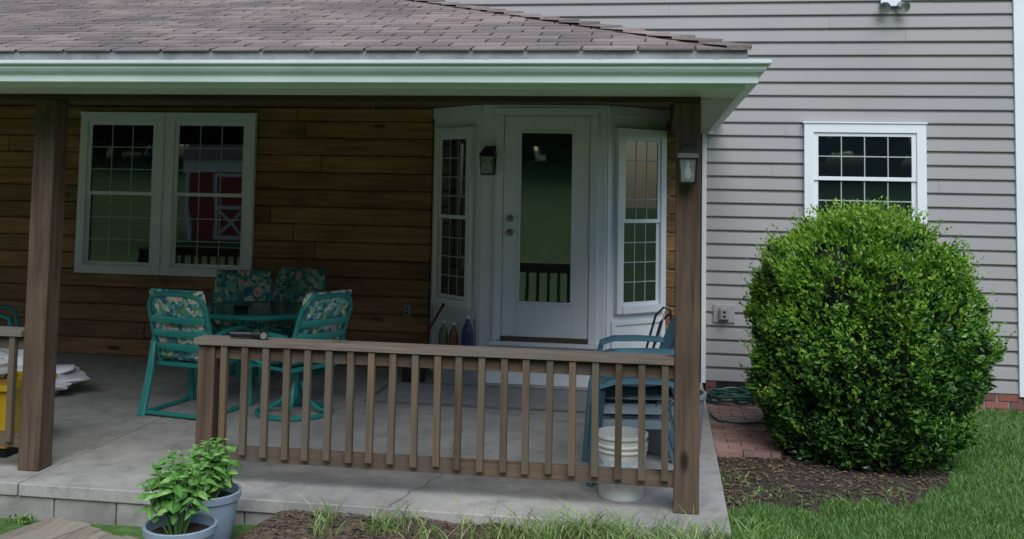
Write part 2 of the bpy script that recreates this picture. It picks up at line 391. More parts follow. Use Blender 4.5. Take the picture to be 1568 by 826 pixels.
while z<2.6:
    h2=min(h,2.6-z); xs=[-11]; x=-11+random.uniform(2,4.5)
    while x<-3.2: xs.append(x); x+=random.uniform(3.4,4.9)
    xs.append(-2.31)
    for a,b in zip(xs,xs[1:]): mb.box(a+.0005,b-.0005,9.945+random.uniform(0,.003),9.995,z+.0018,z+h2-.0018,'cedar')
    mb.box(.0,.35,9.947,9.995,z+.0018,z+h2-.0018,'cedar')
    z+=h
mb.obj('cedar_wall',house,.016)
def window(name,T,w,h,cas,cols,rows,parent=house,sash=.045):
    mb=MB(); W=w/2
    mb.box(-W,-W+cas,-.055,0,0,h,'white',T); mb.box(W-cas,W,-.055,0,0,h,'white',T)
    mb.box(-W+cas,W-cas,-.055,0,h-cas,h,'white',T); mb.box(-W+cas,W-cas,-.065,0,0,cas,'white',T)
    mb.box(-W-.012,W+.012,-.066,-.001,h+.001,h+.014,'white',T)
    iw=W-cas; z0=cas; z1=h-cas; zm=(z0+z1)/2
    for (a,b,y) in ((zm-.018,z1,-.040),(z0,zm+.018,-.024)):
        mb.box(-iw+.001,-iw+sash,y,y+.014,a,b,'white',T); mb.box(iw-sash,iw-.001,y,y+.014,a,b,'white',T)
        mb.box(-iw+sash,iw-sash,y,y+.014,b-.036,b,'white',T); mb.box(-iw+sash,iw-sash,y,y+.014,a,a+.036,'white',T)
        gy=y+.008; g0,g1=a+.036,b-.036; gx=iw-sash
        mb.add([(-gx,gy,g0),(gx,gy,g0),(gx,gy,g1),(-gx,gy,g1)],[(0,1,2,3)],'glass',T)
        for c in range(1,cols):
            x=-gx+2*gx*c/cols; mb.box(x-.005,x+.005,gy-.004,gy-.001,g0,g1,'grid',T)
        for r in range(1,rows):
            zz=g0+(g1-g0)*r/rows; mb.box(-gx,gx,gy-.0052,gy-.0005,zz-.005,zz+.005,'grid',T)
    return mb.obj(name,parent,.003)
window('window',TR(-5.635,9.944,.85),.945,1.67,.085,3,3)
window('window',TR(-4.650,9.944,.85),.965,1.67,.085,3,3)
mb=MB(); mb.box(-5.161,-5.134,9.90,9.943,.85,2.52,'white'); mb.obj('window_mullion',house)
window('window',TR(1.863,9.976,1.44),1.105,1.04,.085,4,2)
# bay
mb=MB()
mb.prism([(-2.31,9.998),(-1.71,9.45),(-.54,9.45),(.06,9.998)],0,2.605,'white')
T45=TR(-2.01,9.724,0,-math.atan2(.548,.6)); TR45=TR(-.24,9.724,0,math.atan2(.548,.6))
for T in (T45,TR45):
    mb.box(-.33,.33,-.02,-.001,.08,.11,'white',T); mb.box(-.33,.33,-.02,-.001,.56,.6,'white',T)
    mb.box(-.33,-.28,-.02,-.001,.11,.56,'white',T); mb.box(.28,.33,-.02,-.001,.11,.56,'white',T)
    mb.box(-.40,.40,-.03,-.001,2.5,2.6,'white',T); mb.box(-.39,-.355,-.012,-.001,0,2.5,'white',T); mb.box(.355,.39,-.012,-.001,0,2.5,'white',T)
mb.box(-1.70,-.55,9.43,9.449,2.545,2.6,'white')
mb.obj('bay',house,.004)
window('window',T45@TR(0,-.001,.67),.60,1.71,.065,3,4,sash=.035)
window('window',TR45@TR(0,-.001,.67),.60,1.71,.065,3,4,sash=.035)
# door
mb=MB(); Y=9.449
mb.box(-1.575,-1.50,Y-.035,Y,.40,2.50,'white'); mb.box(-.685,-.61,Y-.035,Y,.40,2.50,'white'); mb.box(-1.575,-.61,Y-.04,Y,2.502,2.57,'white')
mb.box(-1.50,-.685,Y-.05,Y,.40,.435,'thresh'); mb.box(-1.6,-.585,Y-.06,Y,.36,.398,'white')
mb.box(-1.495,-1.35,Y-.02,Y-.001,.44,2.49,'white'); mb.box(-.835,-.69,Y-.02,Y-.001,.44,2.49,'white')
mb.box(-1.35,-.835,Y-.02,Y-.001,2.355,2.49,'white'); mb.box(-1.35,-.835,Y-.02,Y-.001,.44,.745,'white')
for a,b,c,d in ((-1.352,-1.33,.745,2.355),(-.855,-.833,.745,2.355),(-1.33,-.855,.745,.767),(-1.33,-.855,2.333,2.355)):
    mb.box(a,b,Y-.03,Y-.0205,c,d,'white')
mb.add([(-1.34,Y-.012,.75),(-.845,Y-.012,.75),(-.845,Y-.012,2.35),(-1.34,Y-.012,2.35)],[(0,1,2,3)],'dglass')
for z in (1.40,1.53):
    mb.lathe([(0,.07),(.02,.068),(.028,.05),(.022,.03),(.012,.02),(.012,.008),(.033,.006),(.033,0)],(0,0,0),'brass',20,TR(-1.43,Y-.02,z,0,R(90)))
mb.obj('door',house,.003)
def outlet(name,x,y,z,w=.07,h=.115,k='outlet'):
    mb=MB(); mb.box(x-w/2,x+w/2,y-.04,y,z-h/2,z+h/2,k); mb.box(x-w*.36,x+w*.36,y-.052,y-.0405,z-h*.42,z+h*.42,k)
    mb.box(x-w*.15,x+w*.15,y-.056,y-.0525,z+.01,z+.03,'dark'); mb.box(x-w*.15,x+w*.15,y-.056,y-.0525,z-.03,z-.01,'dark'); mb.obj(name,None,.004)
outlet('electrical_outlet',-2.52,9.944,.58)
outlet('electrical_outlet',.57,9.96,.655,.09,.115)
mb=MB(); mb.box(.47,.67,9.96,9.998,.57,.74,'siding'); mb.obj('outlet_mounting_block',house,.004)
mb=MB()
mb.box(-11,.205,5.955,6.105,2.34,2.60,'beam'); mb.obj('front_beam',house,.004)
mb=MB(); mb.box(.055,.205,6.107,9.94,2.34,2.60,'beam'); mb.obj('side_beam',house,.004)
mb=MB(); mb.box(-11,.05,6.11,9.99,2.607,2.64,'ceil'); mb.obj('porch_ceiling',house)
mb=MB()
mb.box(-11,.40,5.50,5.953,2.372,2.384,'soffit')
mb.box(.207,.40,5.954,9.92,2.372,2.384,'soffit')
yy=6.0
while yy<9.9: mb.box(.21,.40,yy,yy+.004,2.369,2.3715,'strip'); yy+=.1
mb.box(-11,.42,5.48,5.499,2.37,2.52,'white'); mb.box(.401,.42,5.5,9.97,2.37,2.52,'white')
mb.box(-11,.43,5.455,5.475,2.522,2.578,'strip'); mb.box(.41,.43,5.476,9.96,2.522,2.578,'strip')
mb.obj('soffit_and_fascia',house)
prof=[(0,.0),(.052,.0),(.060,.006),(.060,.040),(.066,.050),(.088,.062),(.100,.078),(.101,.096),(.108,.100),(.121,.101),(.124,.106),(.124,.121),(.112,.125),(.10,.118),(.09,.085),(.06,.065),(.05,.012),(.006,.012),(0,.118)]
mb=MB(); vs=[]
for (o,z) in prof: vs.append((-11,5.478-o,2.392+z))
for (o,z) in prof: vs.append((.422+o,5.478-o,2.392+z))
for (o,z) in prof: vs.append((.422+o,9.95,2.392+z))
n=len(prof)
fs=[(i,i+1,n+i+1,n+i) for i in range(n-1)]+[(n+i,n+i+1,2*n+i+1,2*n+i) for i in range(n-1)]
mb.add(vs,fs,'gutter')
x=-8.9
while x<.3: mb.box(x,x+.022,5.36,5.475,2.506,2.5165,'iron'); x+=.61
mb.obj('gutter',house,0)
# roof
m=.303; X0,Y0,Z0=.43,5.45,2.58
def rp(x,y,up=0): return (x,y,Z0+m*(y-Y0)+up)
mb=MB()
tmax=9.995-Y0
mb.add([rp(-11.4,Y0),rp(X0,Y0),rp(X0-tmax,9.995),rp(-11.4,9.995)],[(0,1,2,3)],'roofdk')
mb.add([(X0,Y0,Z0),(X0,9.995,Z0),(X0-tmax,9.995,Z0+m*tmax)],[(0,1,2)],'shingle')
E=.132; dy=E/math.sqrt(1+m*m); k=0; y=Y0-.02
while y<9.9:
    y2=min(y+dy*1.05,9.99); xr=X0-(y-Y0)+.0; xr2=X0-(y2-Y0)
    x=-11.4+(k%2)*.15+random.uniform(-.012,.012)+(k%3)*.02
    cj=random.uniform(-.005,.005)
    while x<xr:
        a=x+.004; b=min(x+.30,xr)-.003; b2=min(x+.30,xr2)-.003
        j=cj+random.uniform(-.002,.002)+.005*noise.noise(Vector((x*.8,y*3,0))); u=random.uniform(.009,.013)
        if b-a>.03:
            b2=max(b2,a+.01)
            mb.add([rp(a,y+j,.002),rp(b,y+j,.002),rp(a,y+j,u),rp(b,y+j,u),rp(a,y2,.005),rp(b2,y2,.005)],[(0,1,3,2),(2,3,5,4)],'shingle')
        x+=.304
    y+=dy; k+=1
t=-.02
while t<tmax-.05:
    t2=t+.2; P=lambda tt,u:Vector((X0-tt,Y0+tt,Z0+m*tt+u))
    a=P(t,.034+random.uniform(-.003,.006)); b=P(t2,.018); o=Vector((-.13,0,-.008)); q=Vector((0,.13,-.008))
    dn=Vector((0,0,-.018))
    mb.add([a,a+o,b+o,b,a+q,b+q,a+dn,a+o+dn,a+q+dn],[(0,3,2,1),(0,4,5,3),(0,1,7,6),(0,6,8,4)],'shingle'); t+=.143
mb.obj('porch_roof',house)
mb=MB(); mb.box(-11.3,3.6,9.5,10.3,6.4,6.55,'white'); mb.add([(-11.3,9.5,6.56),(3.6,9.5,6.56),(3.6,15,8.6),(-11.3,15,8.6)],[(0,1,2,3)],'shingle'); mb.obj('main_roof',house)
# ---------------------------------------------------------------- posts
for x,nm in ((.135,'porch_post'),(-3.93,'porch_post'),(-8.4,'porch_post')):
    mb=MB(); mb.box(x-.072,x+.072,5.96,6.104,.0015,2.338,'post'); mb.obj(nm,None,.006)
def railing(x0,x1,newel,first,step,count):
    mb=MB()
    mb.box(x0,x1,5.935,6.08,.832,.87,'cap')
    mb.box(x0+.04,x1,5.985,6.022,.745,.830,'railx'); mb.box(x0+.04,x1,5.985,6.022,.135,.222,'railx')
    if newel: mb.box(newel-.052,newel+.052,5.96,6.064,.0015,.8305,'post')
    for i in range(count):
        x=first+i*step+random.uniform(-.004,.004); w=.0195; y0=5.946; y1=5.9845; zt=.829-random.random()*.003; zb=.155+random.uniform(-.008,.008); tl=random.uniform(-.004,.004)
        mb.add([(x-w+tl,y1,zb),(x+w+tl,y1,zb),(x+w+tl,y0,zb+.022),(x-w+tl,y0,zb+.022),(x-w,y0,zt),(x+w,y0,zt),(x+w,y1,zt),(x-w,y1,zt)],
               [(0,3,2,1),(3,4,5,2),(4,7,6,5),(0,1,6,7),(0,7,4,3),(1,2,5,6)],'bal')
        for zz in (zb+.045,.80):
            mb.box(x-.0035,x+.0035,y0-.0015,y0-.0003,zz-.0035,zz+.0035,'iron')
    return mb.obj('porch_railing',None,.003)
railing(-2.85,.061,-2.775,-2.66,.1337,21)
railing(-7.0,-4.004,None,-7.02,.134,23)
def lantern(T):
    e=empty('porch_lantern'); mb=MB()
    mb.box(-.045,.045,-.012,0,.10,.24,'black',T)
    mb.tube([(0,-.01,.2),(0,-.05,.235),(0,-.075,.22)],.007,'black',8,T)
    def fr(z0,w0,z1,w1,k): 
        mb.add([(-w0,-.08-w0,z0),(w0,-.08-w0,z0),(w0,-.08+w0,z0),(-w0,-.08+w0,z0),(-w1,-.08-w1,z1),(w1,-.08-w1,z1),(w1,-.08+w1,z1),(-w1,-.08+w1,z1)],
          [(0,3,2,1),(4,5,6,7),(0,1,5,4),(1,2,6,5),(2,3,7,6),(3,0,4,7)],k,T)
    fr(.155,.066,.185,.06,'black'); fr(.185,.055,.225,.03,'black'); fr(0,.05,.014,.054,'black')
    for sx in (-1,1):
        for sy in (-1,1): mb.tube([(sx*.047,-.08+sy*.047,.01),(sx*.057,-.08+sy*.057,.157)],.0065,'black',6,T)
    mb.obj('frame',e,.002)
    mb=MB(); fr(.0145,.038,.15,.047,'lglass'); mb.obj('glass',e)
    mb=MB(); mb.lathe([(0,.03),(.018,.035),(.026,.055),(.022,.08),(.012,.1),(.012,.14)],(0,-.08,0),'bucket',16,T); mb.obj('bulb',e,smooth=True)
lantern(TR(.13,5.958,1.865)@Matrix.Scale(.95,4))
lantern(TR(-1.635,9.448,1.93)@Matrix.Scale(1.15,4))
mb=MB(); mb.box(2.02,2.2,9.93,9.975,3.60,3.69,'white')
for x,a in ((2.06,-.35),(2.19,.45)):
    T=TR(x,9.9,3.60,a,R(115)); mb.lathe([(0,-.02),(.03,-.02),(.034,0),(.05,.06),(.055,.075),(.045,.07),(.0,.055)],(0,0,0),'metal',20,T)
    mb.tube([(x,9.94,3.62),(x,9.9,3.60)],.015,'white')
mb.obj('flood_light',None,.003)
mb=MB(); mb.tube([(-1.78,6.03,2.339),(-1.78,6.03,2.30)],.003,'iron',6)
mb.tube([(-1.78+.02*math.sin(q),6.03,2.28+.02*math.cos(q)) for q in [i*.45 for i in range(13)]],.003,'iron',6); mb.obj('ceiling_hook')
# ---------------------------------------------------------------- patio furniture
def cushion(mb,w,h,t,T,tuft=3):
    for sg in (1,-1):
        def fn(u,v):
            a=u*2-1;b=v*2-1
            e=(max(0,1-abs(a)**5)**.5)*(max(0,1-abs(b)**5)**.5)
            th=t/2*e*(.82+.18*abs(math.cos(v*math.pi*tuft)))*(.9+.1*abs(math.cos(u*math.pi*2)))
            r=1-.03*(a*a*b*b)
            return (a*w/2*r,sg*th,v*h)
        mb.grid(fn,18,24,'floral',T)
def patio_chair(x,y,face,swivel=False):
    T=TR(x,y,0,face); e=empty('patio_chair'); mb=MB()
    r=.019
    bk=[(-.25,-.17,.40),(-.262,-.25,.62),(-.26,-.33,.86),(-.21,-.362,.93),(-.1,-.375,.955),(.1,-.375,.955),(.21,-.362,.93),(.26,-.33,.86),(.262,-.25,.62),(.25,-.17,.40)]
    mb.tube(bk,r,'teal',8,T)
    for z,yy in ((.53,-.225),(.64,-.27),(.75,-.31)):
        mb.tube([(-.25,yy+.0,z),(-.12,yy-.035,z),(.12,yy-.035,z),(.25,yy,z)],.028,'teal',8,T,flat=(.3,1))
    for s in (-1,1):
        if not swivel:
            mb.tube([(s*.28,-.34,.0),(s*.278,-.31,.12),(s*.275,-.26,.34),(s*.275,-.235,.56),(s*.28,-.19,.635),(s*.285,-.05,.655),(s*.285,.14,.655),(s*.285,.225,.62),(s*.285,.25,.5),(s*.28,.28,0)],
                [.04,.036,.034,.026,.024,.028,.028,.026,.028,.034],'teal',8,T,flat=(1,.75))
            mb.tube([(s*.28,-.34,.018),(s*.28,.28,.018)],.016,'teal',8,T)
        else:
            mb.tube([(s*.22,-.1,.38),(s*.28,-.2,.45),(s*.285,-.235,.56),(s*.285,-.19,.635),(s*.285,.14,.655),(s*.285,.225,.62),(s*.28,.2,.45),(s*.22,.1,.38)],.026,'teal',8,T,flat=(.8,1))
    mb.tube([(-.25,-.2,.385),(.25,-.2,.385)],r,'teal',8,T); mb.tube([(-.26,.23,.385),(.26,.23,.385)],r,'teal',8,T)
    for s in (-.25,-.08,.08,.25): mb.tube([(s,-.2,.385),(s,.23,.39)],.014,'teal',8,T)
    if not swivel: mb.tube([(-.28,-.33,.03),(.28,-.33,.03)],.016,'teal',8,T)
    else:
        ring=[(.29*math.cos(q),.29*math.sin(q),.02) for q in [i*2*math.pi/32 for i in range(32)]]
        mb.tube(ring,.018,'teal',8,T,closed=True)
        for i in range(4):
            q=i*math.pi/2+.6; c,s=math.cos(q),math.sin(q)
            mb.tube([(.29*c,.29*s,.02),(.2*c,.2*s,.035),(.1*c,.1*s,.11),(.045*c,.045*s,.25)],.017,'teal',8,T)
        mb.tube([(0,0,.12),(0,0,.37)],.028,'teal',12,T); mb.box(-.12,.12,-.12,.12,.355,.372,'teal',T)
    mb.obj('frame',e,smooth=True)
    mb=MB(); cushion(mb,.50,.50,.10,T@TR(0,-.21,.450)@Matrix.Rotation(R(-90),4,'X'),2)
    mb.obj('seat_cushion',e,smooth=True)
    mb=MB(); cushion(mb,.52,.59,.10,T@TR(0,-.155,.43)@Matrix.Rotation(R(19.5),4,'X'),3)
    mb.obj('back_cushion',e,smooth=True)
    return e
patio_chair(-3.68,7.80,R(-10))
patio_chair(-2.90,7.86,R(63),True)
patio_chair(-3.88,8.95,R(196))
patio_chair(-3.58,9.32,R(172))
patio_chair(-5.90,8.2,R(-60))
e=empty('patio_table'); mb=MB(); cx,cy=-3.46,8.45
mb.lathe([(0,.70),(.50,.70),(.53,.695),(.545,.71),(.545,.73),(.53,.742),(.50,.736)],(cx,cy,0),'teal',48)
mb.lathe([(.499,.7355),(0,.7355)],(cx,cy,0),'tabletop',48)
for i in range(4):
    q=i*math.pi/2+.5;c,s=math.cos(q),math.sin(q)
    mb.tube([(cx+.44*c,cy+.44*s,.70),(cx+.30*c,cy+.30*s,.5),(cx+.2*c,cy+.2*s,.3),(cx+.28*c,cy+.28*s,.12),(cx+.42*c,cy+.42*s,.015)],.02,'teal',8)
mb.tube([(cx+.2*math.cos(q),cy+.2*math.sin(q),.3) for q in [i*2*math.pi/24 for i in range(24)]],.012,'teal',8,closed=True)
mb.obj('frame',e,smooth=True)
mb=MB(); mb.lathe([(0,.0),(.055,.0),(.07,.035),(.062,.036),(.05,.01),(0,.01)],(cx-.12,cy-.12,.737),'black',24); mb.obj('ashtray',None,smooth=True)
for ci,dz in enumerate((0,.09,.18)):
    e=empty('plastic_armchair'); T=TR(-.20,6.72,0,R(98))
    mb=MB(); TT=T@TR(0,-dz*.25,dz)
    mb.grid(lambda u,v:((u*2-1)*(.215+.02*v),-.2+.44*v,.40-.03*math.sin(v*2.6)+.035*(u*2-1)**4+(.02*v-.05*max(0,v-.85))),14,12,'resin',TT)
    mb.grid(lambda u,v:((u*2-1)*(.215+.055*math.sin(v*2.2)),-.2-.17*v+.11*(u*2-1)**2,.40+.49*v-.10*v*(u*2-1)**2),18,14,'resin',TT,
        skip=lambda i,j: 2<=j<=11 and i in (3,6,9,11,14))
    for s in (-1,1):
        def arm(u,v,s=s):
            pth=[(.262,-.27,.60),(.29,-.18,.655),(.30,-.02,.66),(.30,.14,.655),(.298,.23,.625),(.29,.262,.52),(.285,.285,.25),(.28,.30,0)]
            f=v*(len(pth)-1); i=min(int(f),len(pth)-2); t=f-i
            p=[pth[i][k]*(1-t)+pth[i+1][k]*t for k in range(3)]
            w=.045+.012*math.sin(min(1,v*1.6)*math.pi); a=(u*2-1)
            dn=.028*abs(a)**2.5
            if f<4.3: return (s*(p[0]+a*w),p[1],p[2]-dn)
            return (s*(p[0]+a*.042),p[1]-dn,p[2])
        mb.grid(arm,8,42,'resin',TT)
        mb.grid(lambda u,v,s=s:(s*(.215+.04*v+.045*u),-.17-.13*v-.05*u*(1-u)*1.6,.42*(1-v)),5,10,'resin',TT)
        mb.grid(lambda u,v,s=s:(s*(.22+.035*(u)),-.21+.46*v,.40-.06*u),3,8,'resin',TT)
    mb.obj('shell',e,solid=.007,smooth=True)
e=empty('folding_lounge_chair'); mb=MB()
mb.tube([(-.20,7.6,0),(-.12,7.7,.5),(-.02,7.75,.84),(.04,7.75,.90),(.09,7.7,.88),(.10,7.6,.5),(.11,7.5,0)],.009,'black',8)
mb.tube([(-.24,7.9,0),(-.16,7.95,.5),(-.06,7.98,.86),(.0,8,.92),(.05,8,.9),(.08,8.0,.5),(.09,8.0,0)],.009,'black',8)
mb.obj('frame',e,smooth=True)
mb=MB(); mb.grid(lambda u,v:(-.20+.20*v+.01*math.sin(v*9),7.62+.3*u+.1*v,.15+.72*v),8,12,'canvas'); mb.obj('fabric',e,smooth=True,solid=.006)
mb=MB(); c=(-.245,6.24,.0015)
mb.lathe([(0,0),(.132,0),(.136,.01),(.147,.27),(.156,.272),(.156,.28),(.148,.284),(.148,.30),(.157,.302),(.157,.312),(.15,.316),(.151,.35),(.16,.352),(.16,.368),(.15,.37),(.145,.35),(.13,.02),(0,.015)],c,'bucket',40)
mb.lathe([(.1425,.09),(.1478,.23)],(c[0],c[1],c[2]+.001),'label',40)
mb.tube([(c[0]-.158*math.cos(q),c[1]-.03-.1*math.sin(q),.335-.16*math.sin(q)) for q in [i*math.pi/14 for i in range(15)]],.003,'metal',6)
mb.obj('bucket',None,smooth=True)
mb=MB(); c=(.06,7.35,.0015)
mb.lathe([(0,0),(.19,0),(.2,.015),(.225,.38),(.245,.385),(.245,.41),(.222,.412),(.195,.03),(0,.02)],c,'tub',40); mb.obj('storage_tub',None,smooth=True)
mb=MB()
def tb(x0,x1,y0,y1,z0,z1,k,d=.03):
    mb.add([(x0+d,y0+d,z0),(x1-d,y0+d,z0),(x1-d,y1-d,z0),(x0+d,y1-d,z0),(x0,y0,z1),(x1,y0,z1),(x1,y1,z1),(x0,y1,z1)],[(0,3,2,1),(0,1,5,4),(1,2,6,5),(2,3,7,6),(3,0,4,7),(4,5,6,7)],k)
tb(-4.98,-4.22,6.16,6.62,.06,.44,'yellow'); tb(-5.01,-4.19,6.13,6.65,.44,.475,'yellow',.0)
for i in range(9): mb.box(-4.93+i*.077,-4.91+i*.077,6.14,6.19,.09,.43,'yellow')
tb(-4.95,-4.25,6.2,6.6,.002,.058,'dark',.0); mb.obj('storage_bin',None,.006)
mb=MB()
def bagf(u,v):
    a=u*2*math.pi; b=(v-.5)*math.pi; n=.8+.5*noise.noise(Vector((math.cos(a)*2*math.cos(b),math.sin(a)*2*math.cos(b),math.sin(b)*3)))
    return (-5.34+.54*n*math.cos(a)*math.cos(b),8.0+.28*n*math.sin(a)*math.cos(b),max(.002,.12+.32*n*math.sin(b)*(1-.45*max(0,math.cos(a)))))
mb.grid(bagf,44,26,'bag'); mb.obj('plastic_bag',None,smooth=True)
mb=MB(); mb.grid(lambda u,v:(lambda n:(-4.75+.22*n*math.cos(u*6.283)*math.sin(v*3.14),6.4+.16*n*math.sin(u*6.283)*math.sin(v*3.14),.55-.10*n*math.cos(v*3.14)))(.9+.3*noise.noise(Vector((u*4,v*5,1)))),20,12,'orange'); mb.obj('orange_sack',None,smooth=True)
mb=MB(); mb.grid(lambda u,v:(lambda n:(-4.5+.16*n*math.cos(u*6.283)*math.sin(v*3.14),6.36+.14*n*math.sin(u*6.283)*math.sin(v*3.14),.54-.09*n*math.cos(v*3.14)))(.9+.4*noise.noise(Vector((u*4,v*5,3)))),20,12,'bag'); mb.obj('plastic_bag',None,smooth=True)
mb=MB(); mb.grid(lambda u,v:(-2.45+u*2.0,8.42+v*.8,.010+.002*math.sin(u*260)*math.sin(v*90)),200,40,'mat')
for a,b,c,d in ((-2.49,-.41,8.38,8.419),(-2.49,-.41,9.221,9.26),(-2.49,-2.451,8.42,9.22),(-.449,-.41,8.42,9.22)): mb.box(a,b,c,d,.003,.012,'matedge')
mb.obj('doormat')
mb=MB(); tb(-2.12,-1.70,9.28,9.44,.002,.27,'tub',.02); mb.obj('storage_crate',None,.005)
def bottle(x,y,k,s=1):
    mb=MB(); mb.lathe([(0,0),(.036*s,0),(.04*s,.01),(.04*s,.15*s),(.03*s,.19*s),(.014*s,.215*s),(.014*s,.24*s)],(x,y,.271),k,20)
    mb.lathe([(.017*s,.24*s),(.017*s,.265*s),(0,.265*s)],(x,y,.271),'bucket' if k!='navy' else 'label',16); mb.obj('bottle',None,smooth=True)
bottle(-2.03,9.36,'olive',1.15); bottle(-1.93,9.35,'amber',1.1); bottle(-1.80,9.35,'navy',1.35)
mb=MB(); mb.tube([(-2.30,9.35,.25),(-2.12,9.72,.66)],.014,'amber',8); mb.tube([(-2.12,9.72,.66),(-2.10,9.76,.70)],.018,'black',8)
mb.box(-2.4,-2.2,9.29,9.39,.003,.25,'black'); mb.obj('broom')
mb=MB(); T=TR(-2.50,5.99,.898,R(95))
mb.tube([(0,-.0,0),(0,.13,0)],.019,'black',14,T); mb.tube([(0,-.055,0),(0,-.04,0),(0,0,0)],[.028,.028,.019],'black',16,T)
mb.obj('flashlight',None,smooth=True)
mb=MB(); T=TR(-2.42,5.985,.898,R(20)); mb.tube([(0,-.03,0),(0,.03,0)],.027,'black',16,T); mb.tube([(0,-.034,0),(0,-.0305,0)],.02,'metal',16,T); mb.obj('spotlight_lamp',None,smooth=True)
mb=MB(); y=7.75; r=0
while y<9.9:
    x=.385-(r%2)*.1; xe=.86+.05*math.sin(r*1.3)+.05*(y-7.75)
    while x<xe:
        a=max(x,.385); b=min(x+.2,xe); j=random.uniform(-.004,.004)
        if b-a>.03: mb.box(a+.003,b-.003,y+.003,y+.097,-.15,-.085+j,'paver')
        x+=.2
    y+=.1; r+=1
mb.box(.38,.88,7.76,9.92,-.15,-.096,'soil'); mb.obj('brick_path',None,.003)
mb=MB(); P=[]
for i in range(150):
    q=i*.22; rr=.17+.03*math.sin(i*.13)+.01*(i%7)/7; P.append((.62+rr*math.cos(q)*1.25,9.55+rr*math.sin(q),-.068+.0011*i*.5+.01*math.sin(i)))
P+=[(.85,9.4,.0),(1.0,9.2,.02),(1.05,8.95,-.06),(.9,8.75,-.07),(.65,8.65,-.07),(.45,8.7,-.07),(.4,8.9,-.065)]
mb.tube(P,.011,'hose',8); mb.obj('garden_hose',None,smooth=True)
# walkway planks
mb=MB(); T=TR(-3.3,4.9,0,R(-18))
for i in range(11):
    x=-.46+i*.105; mb.box(x,x+.098,-1.6,.66-.012*i+random.uniform(-.02,.015),-.24,-.148+random.uniform(-.005,.005),'plank',T)
mb.obj('wood_walkway',None,.004)
# ---------------------------------------------------------------- basil
def leafgeo(mb,base,d,n,L,W,k,curl=.25):
    d=Vector(d).normalized(); n=Vector(n); s=d.cross(n)
    if s.length<.05: s=d.cross(Vector((1,.2,0)))
    s.normalize(); n=s.cross(d).normalized(); vs=[]; b=Vector(base)
    st=[(0,.04),(.2,.72),(.45,1),(.72,.72),(1,.02)]
    for t,w in st:
        c=b+d*L*t-n*(curl*L*t*t)+n*.10*L*math.sin(t*3.1)
        vs+=[tuple(c-s*W*w+n*W*w*-.35),tuple(c-s*W*w*.5+n*W*w*.22),tuple(c-n*W*.12*w),tuple(c+s*W*w*.5+n*W*w*.22),tuple(c+s*W*w-n*W*w*.35)]
    fs=[(j*5+i,j*5+i+1,j*5+i+6,j*5+i+5) for j in range(4) for i in range(4)]
    mb.add(vs,fs,k)
def basil(px,py,pz,R0,Hp,hh,sp,seed,ox):
    random.seed(seed)
    e=empty('potted_basil'); mb=MB()
    mb.lathe([(0,0),(R0*.68,0),(R0*.72,.01),(R0*.93,Hp*.82),(R0*.93,Hp*.86),(R0*1.0,Hp*.87),(R0*1.02,Hp*.99),(R0*1.0,Hp),(R0*.93,Hp*.995),(R0*.9,Hp*.86),(R0*.85,Hp*.8)],(px,py,pz),'potblue',48)
    mb.obj('pot',e,smooth=True)
    mb=MB(); mb.grid(lambda u,v:(px+R0*.9*v*math.cos(u*6.2832),py+R0*.9*v*math.sin(u*6.2832),pz+Hp*.84+.008*noise.noise(Vector((u*9,v*9,0)))),32,8,'soil'); mb.obj('potting_soil',e)
    mb=MB(); z0=pz+Hp*.84
    ns=15
    for i in range(ns):
        q=i*2.399; r=sp*math.sqrt((i+.5)/ns); top=Vector((px+ox+r*math.cos(q),py+r*math.sin(q),z0+hh*(1-.3*(r/sp)**2)*random.uniform(.85,1.08)))
        b=Vector((px+ox*.5+r*.3*math.cos(q),py+r*.3*math.sin(q),z0))
        mid=b.lerp(top,.5)+Vector((r*.2*math.cos(q),r*.2*math.sin(q),0))
        pth=[b*(1-t)**2+mid*2*t*(1-t)+top*t*t for t in [0,.2,.4,.6,.8,1]]
        mb.tube(pth,[.005,.005,.004,.004,.003,.002],'basilstem',6)
        a=random.uniform(0,6)
        for j,t in enumerate((.38,.5,.62,.75,.86,.95,1.0)):
            p=b*(1-t)**2+mid*2*t*(1-t)+top*t*t; a+=1.57
            L=(.06,.08,.088,.085,.07,.05,.032)[j]*random.uniform(.75,1.15)
            for s in (0,math.pi):
                aa=a+s+random.uniform(-.3,.3); el=random.uniform(-.15,.45)+(.5 if j>4 else 0)
                d=Vector((math.cos(aa)*math.cos(el),math.sin(aa)*math.cos(el),math.sin(el)))
                leafgeo(mb,p+d*.012,d,(random.gauss(0,.2),random.gauss(0,.2),1),L,L*random.uniform(.28,.36),'basil',random.uniform(.2,.75))
    mb.obj('leaves',e,smooth=True)
basil(-2.36,4.85,-.16,.175,.30,.37,.15,3,-.035)
basil(-2.45,5.36,-.16,.17,.31,.31,.13,11,.0)
random.seed(99)
# ---------------------------------------------------------------- shrub
cx,cy=1.50,8.06
zt=[-.14,.1,.35,.6,.85,1.1,1.28,1.42,1.53,1.60,1.66]; rt=[.52,.67,.77,.80,.79,.735,.68,.60,.47,.30,.05]
def brad(z,a):
    r=float(np.interp(z,zt,rt)); d=Vector((math.cos(a)*1.3,math.sin(a)*1.3,z*1.4))
    return r*(1+.16*noise.noise(d*1.5+Vector((2,1,0)))+.18*noise.noise(d*3.6+Vector((5,5,5))))
e=empty('shrub')
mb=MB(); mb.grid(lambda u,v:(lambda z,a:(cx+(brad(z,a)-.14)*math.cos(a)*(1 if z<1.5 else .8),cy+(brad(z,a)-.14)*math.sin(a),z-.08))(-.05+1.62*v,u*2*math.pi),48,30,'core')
mb.obj('dark_core',e,smooth=True)  # closed near-black shell, no twigs; the shrub's inner shade put into its colour
C=[];D=[];Ls=[];MI=[]
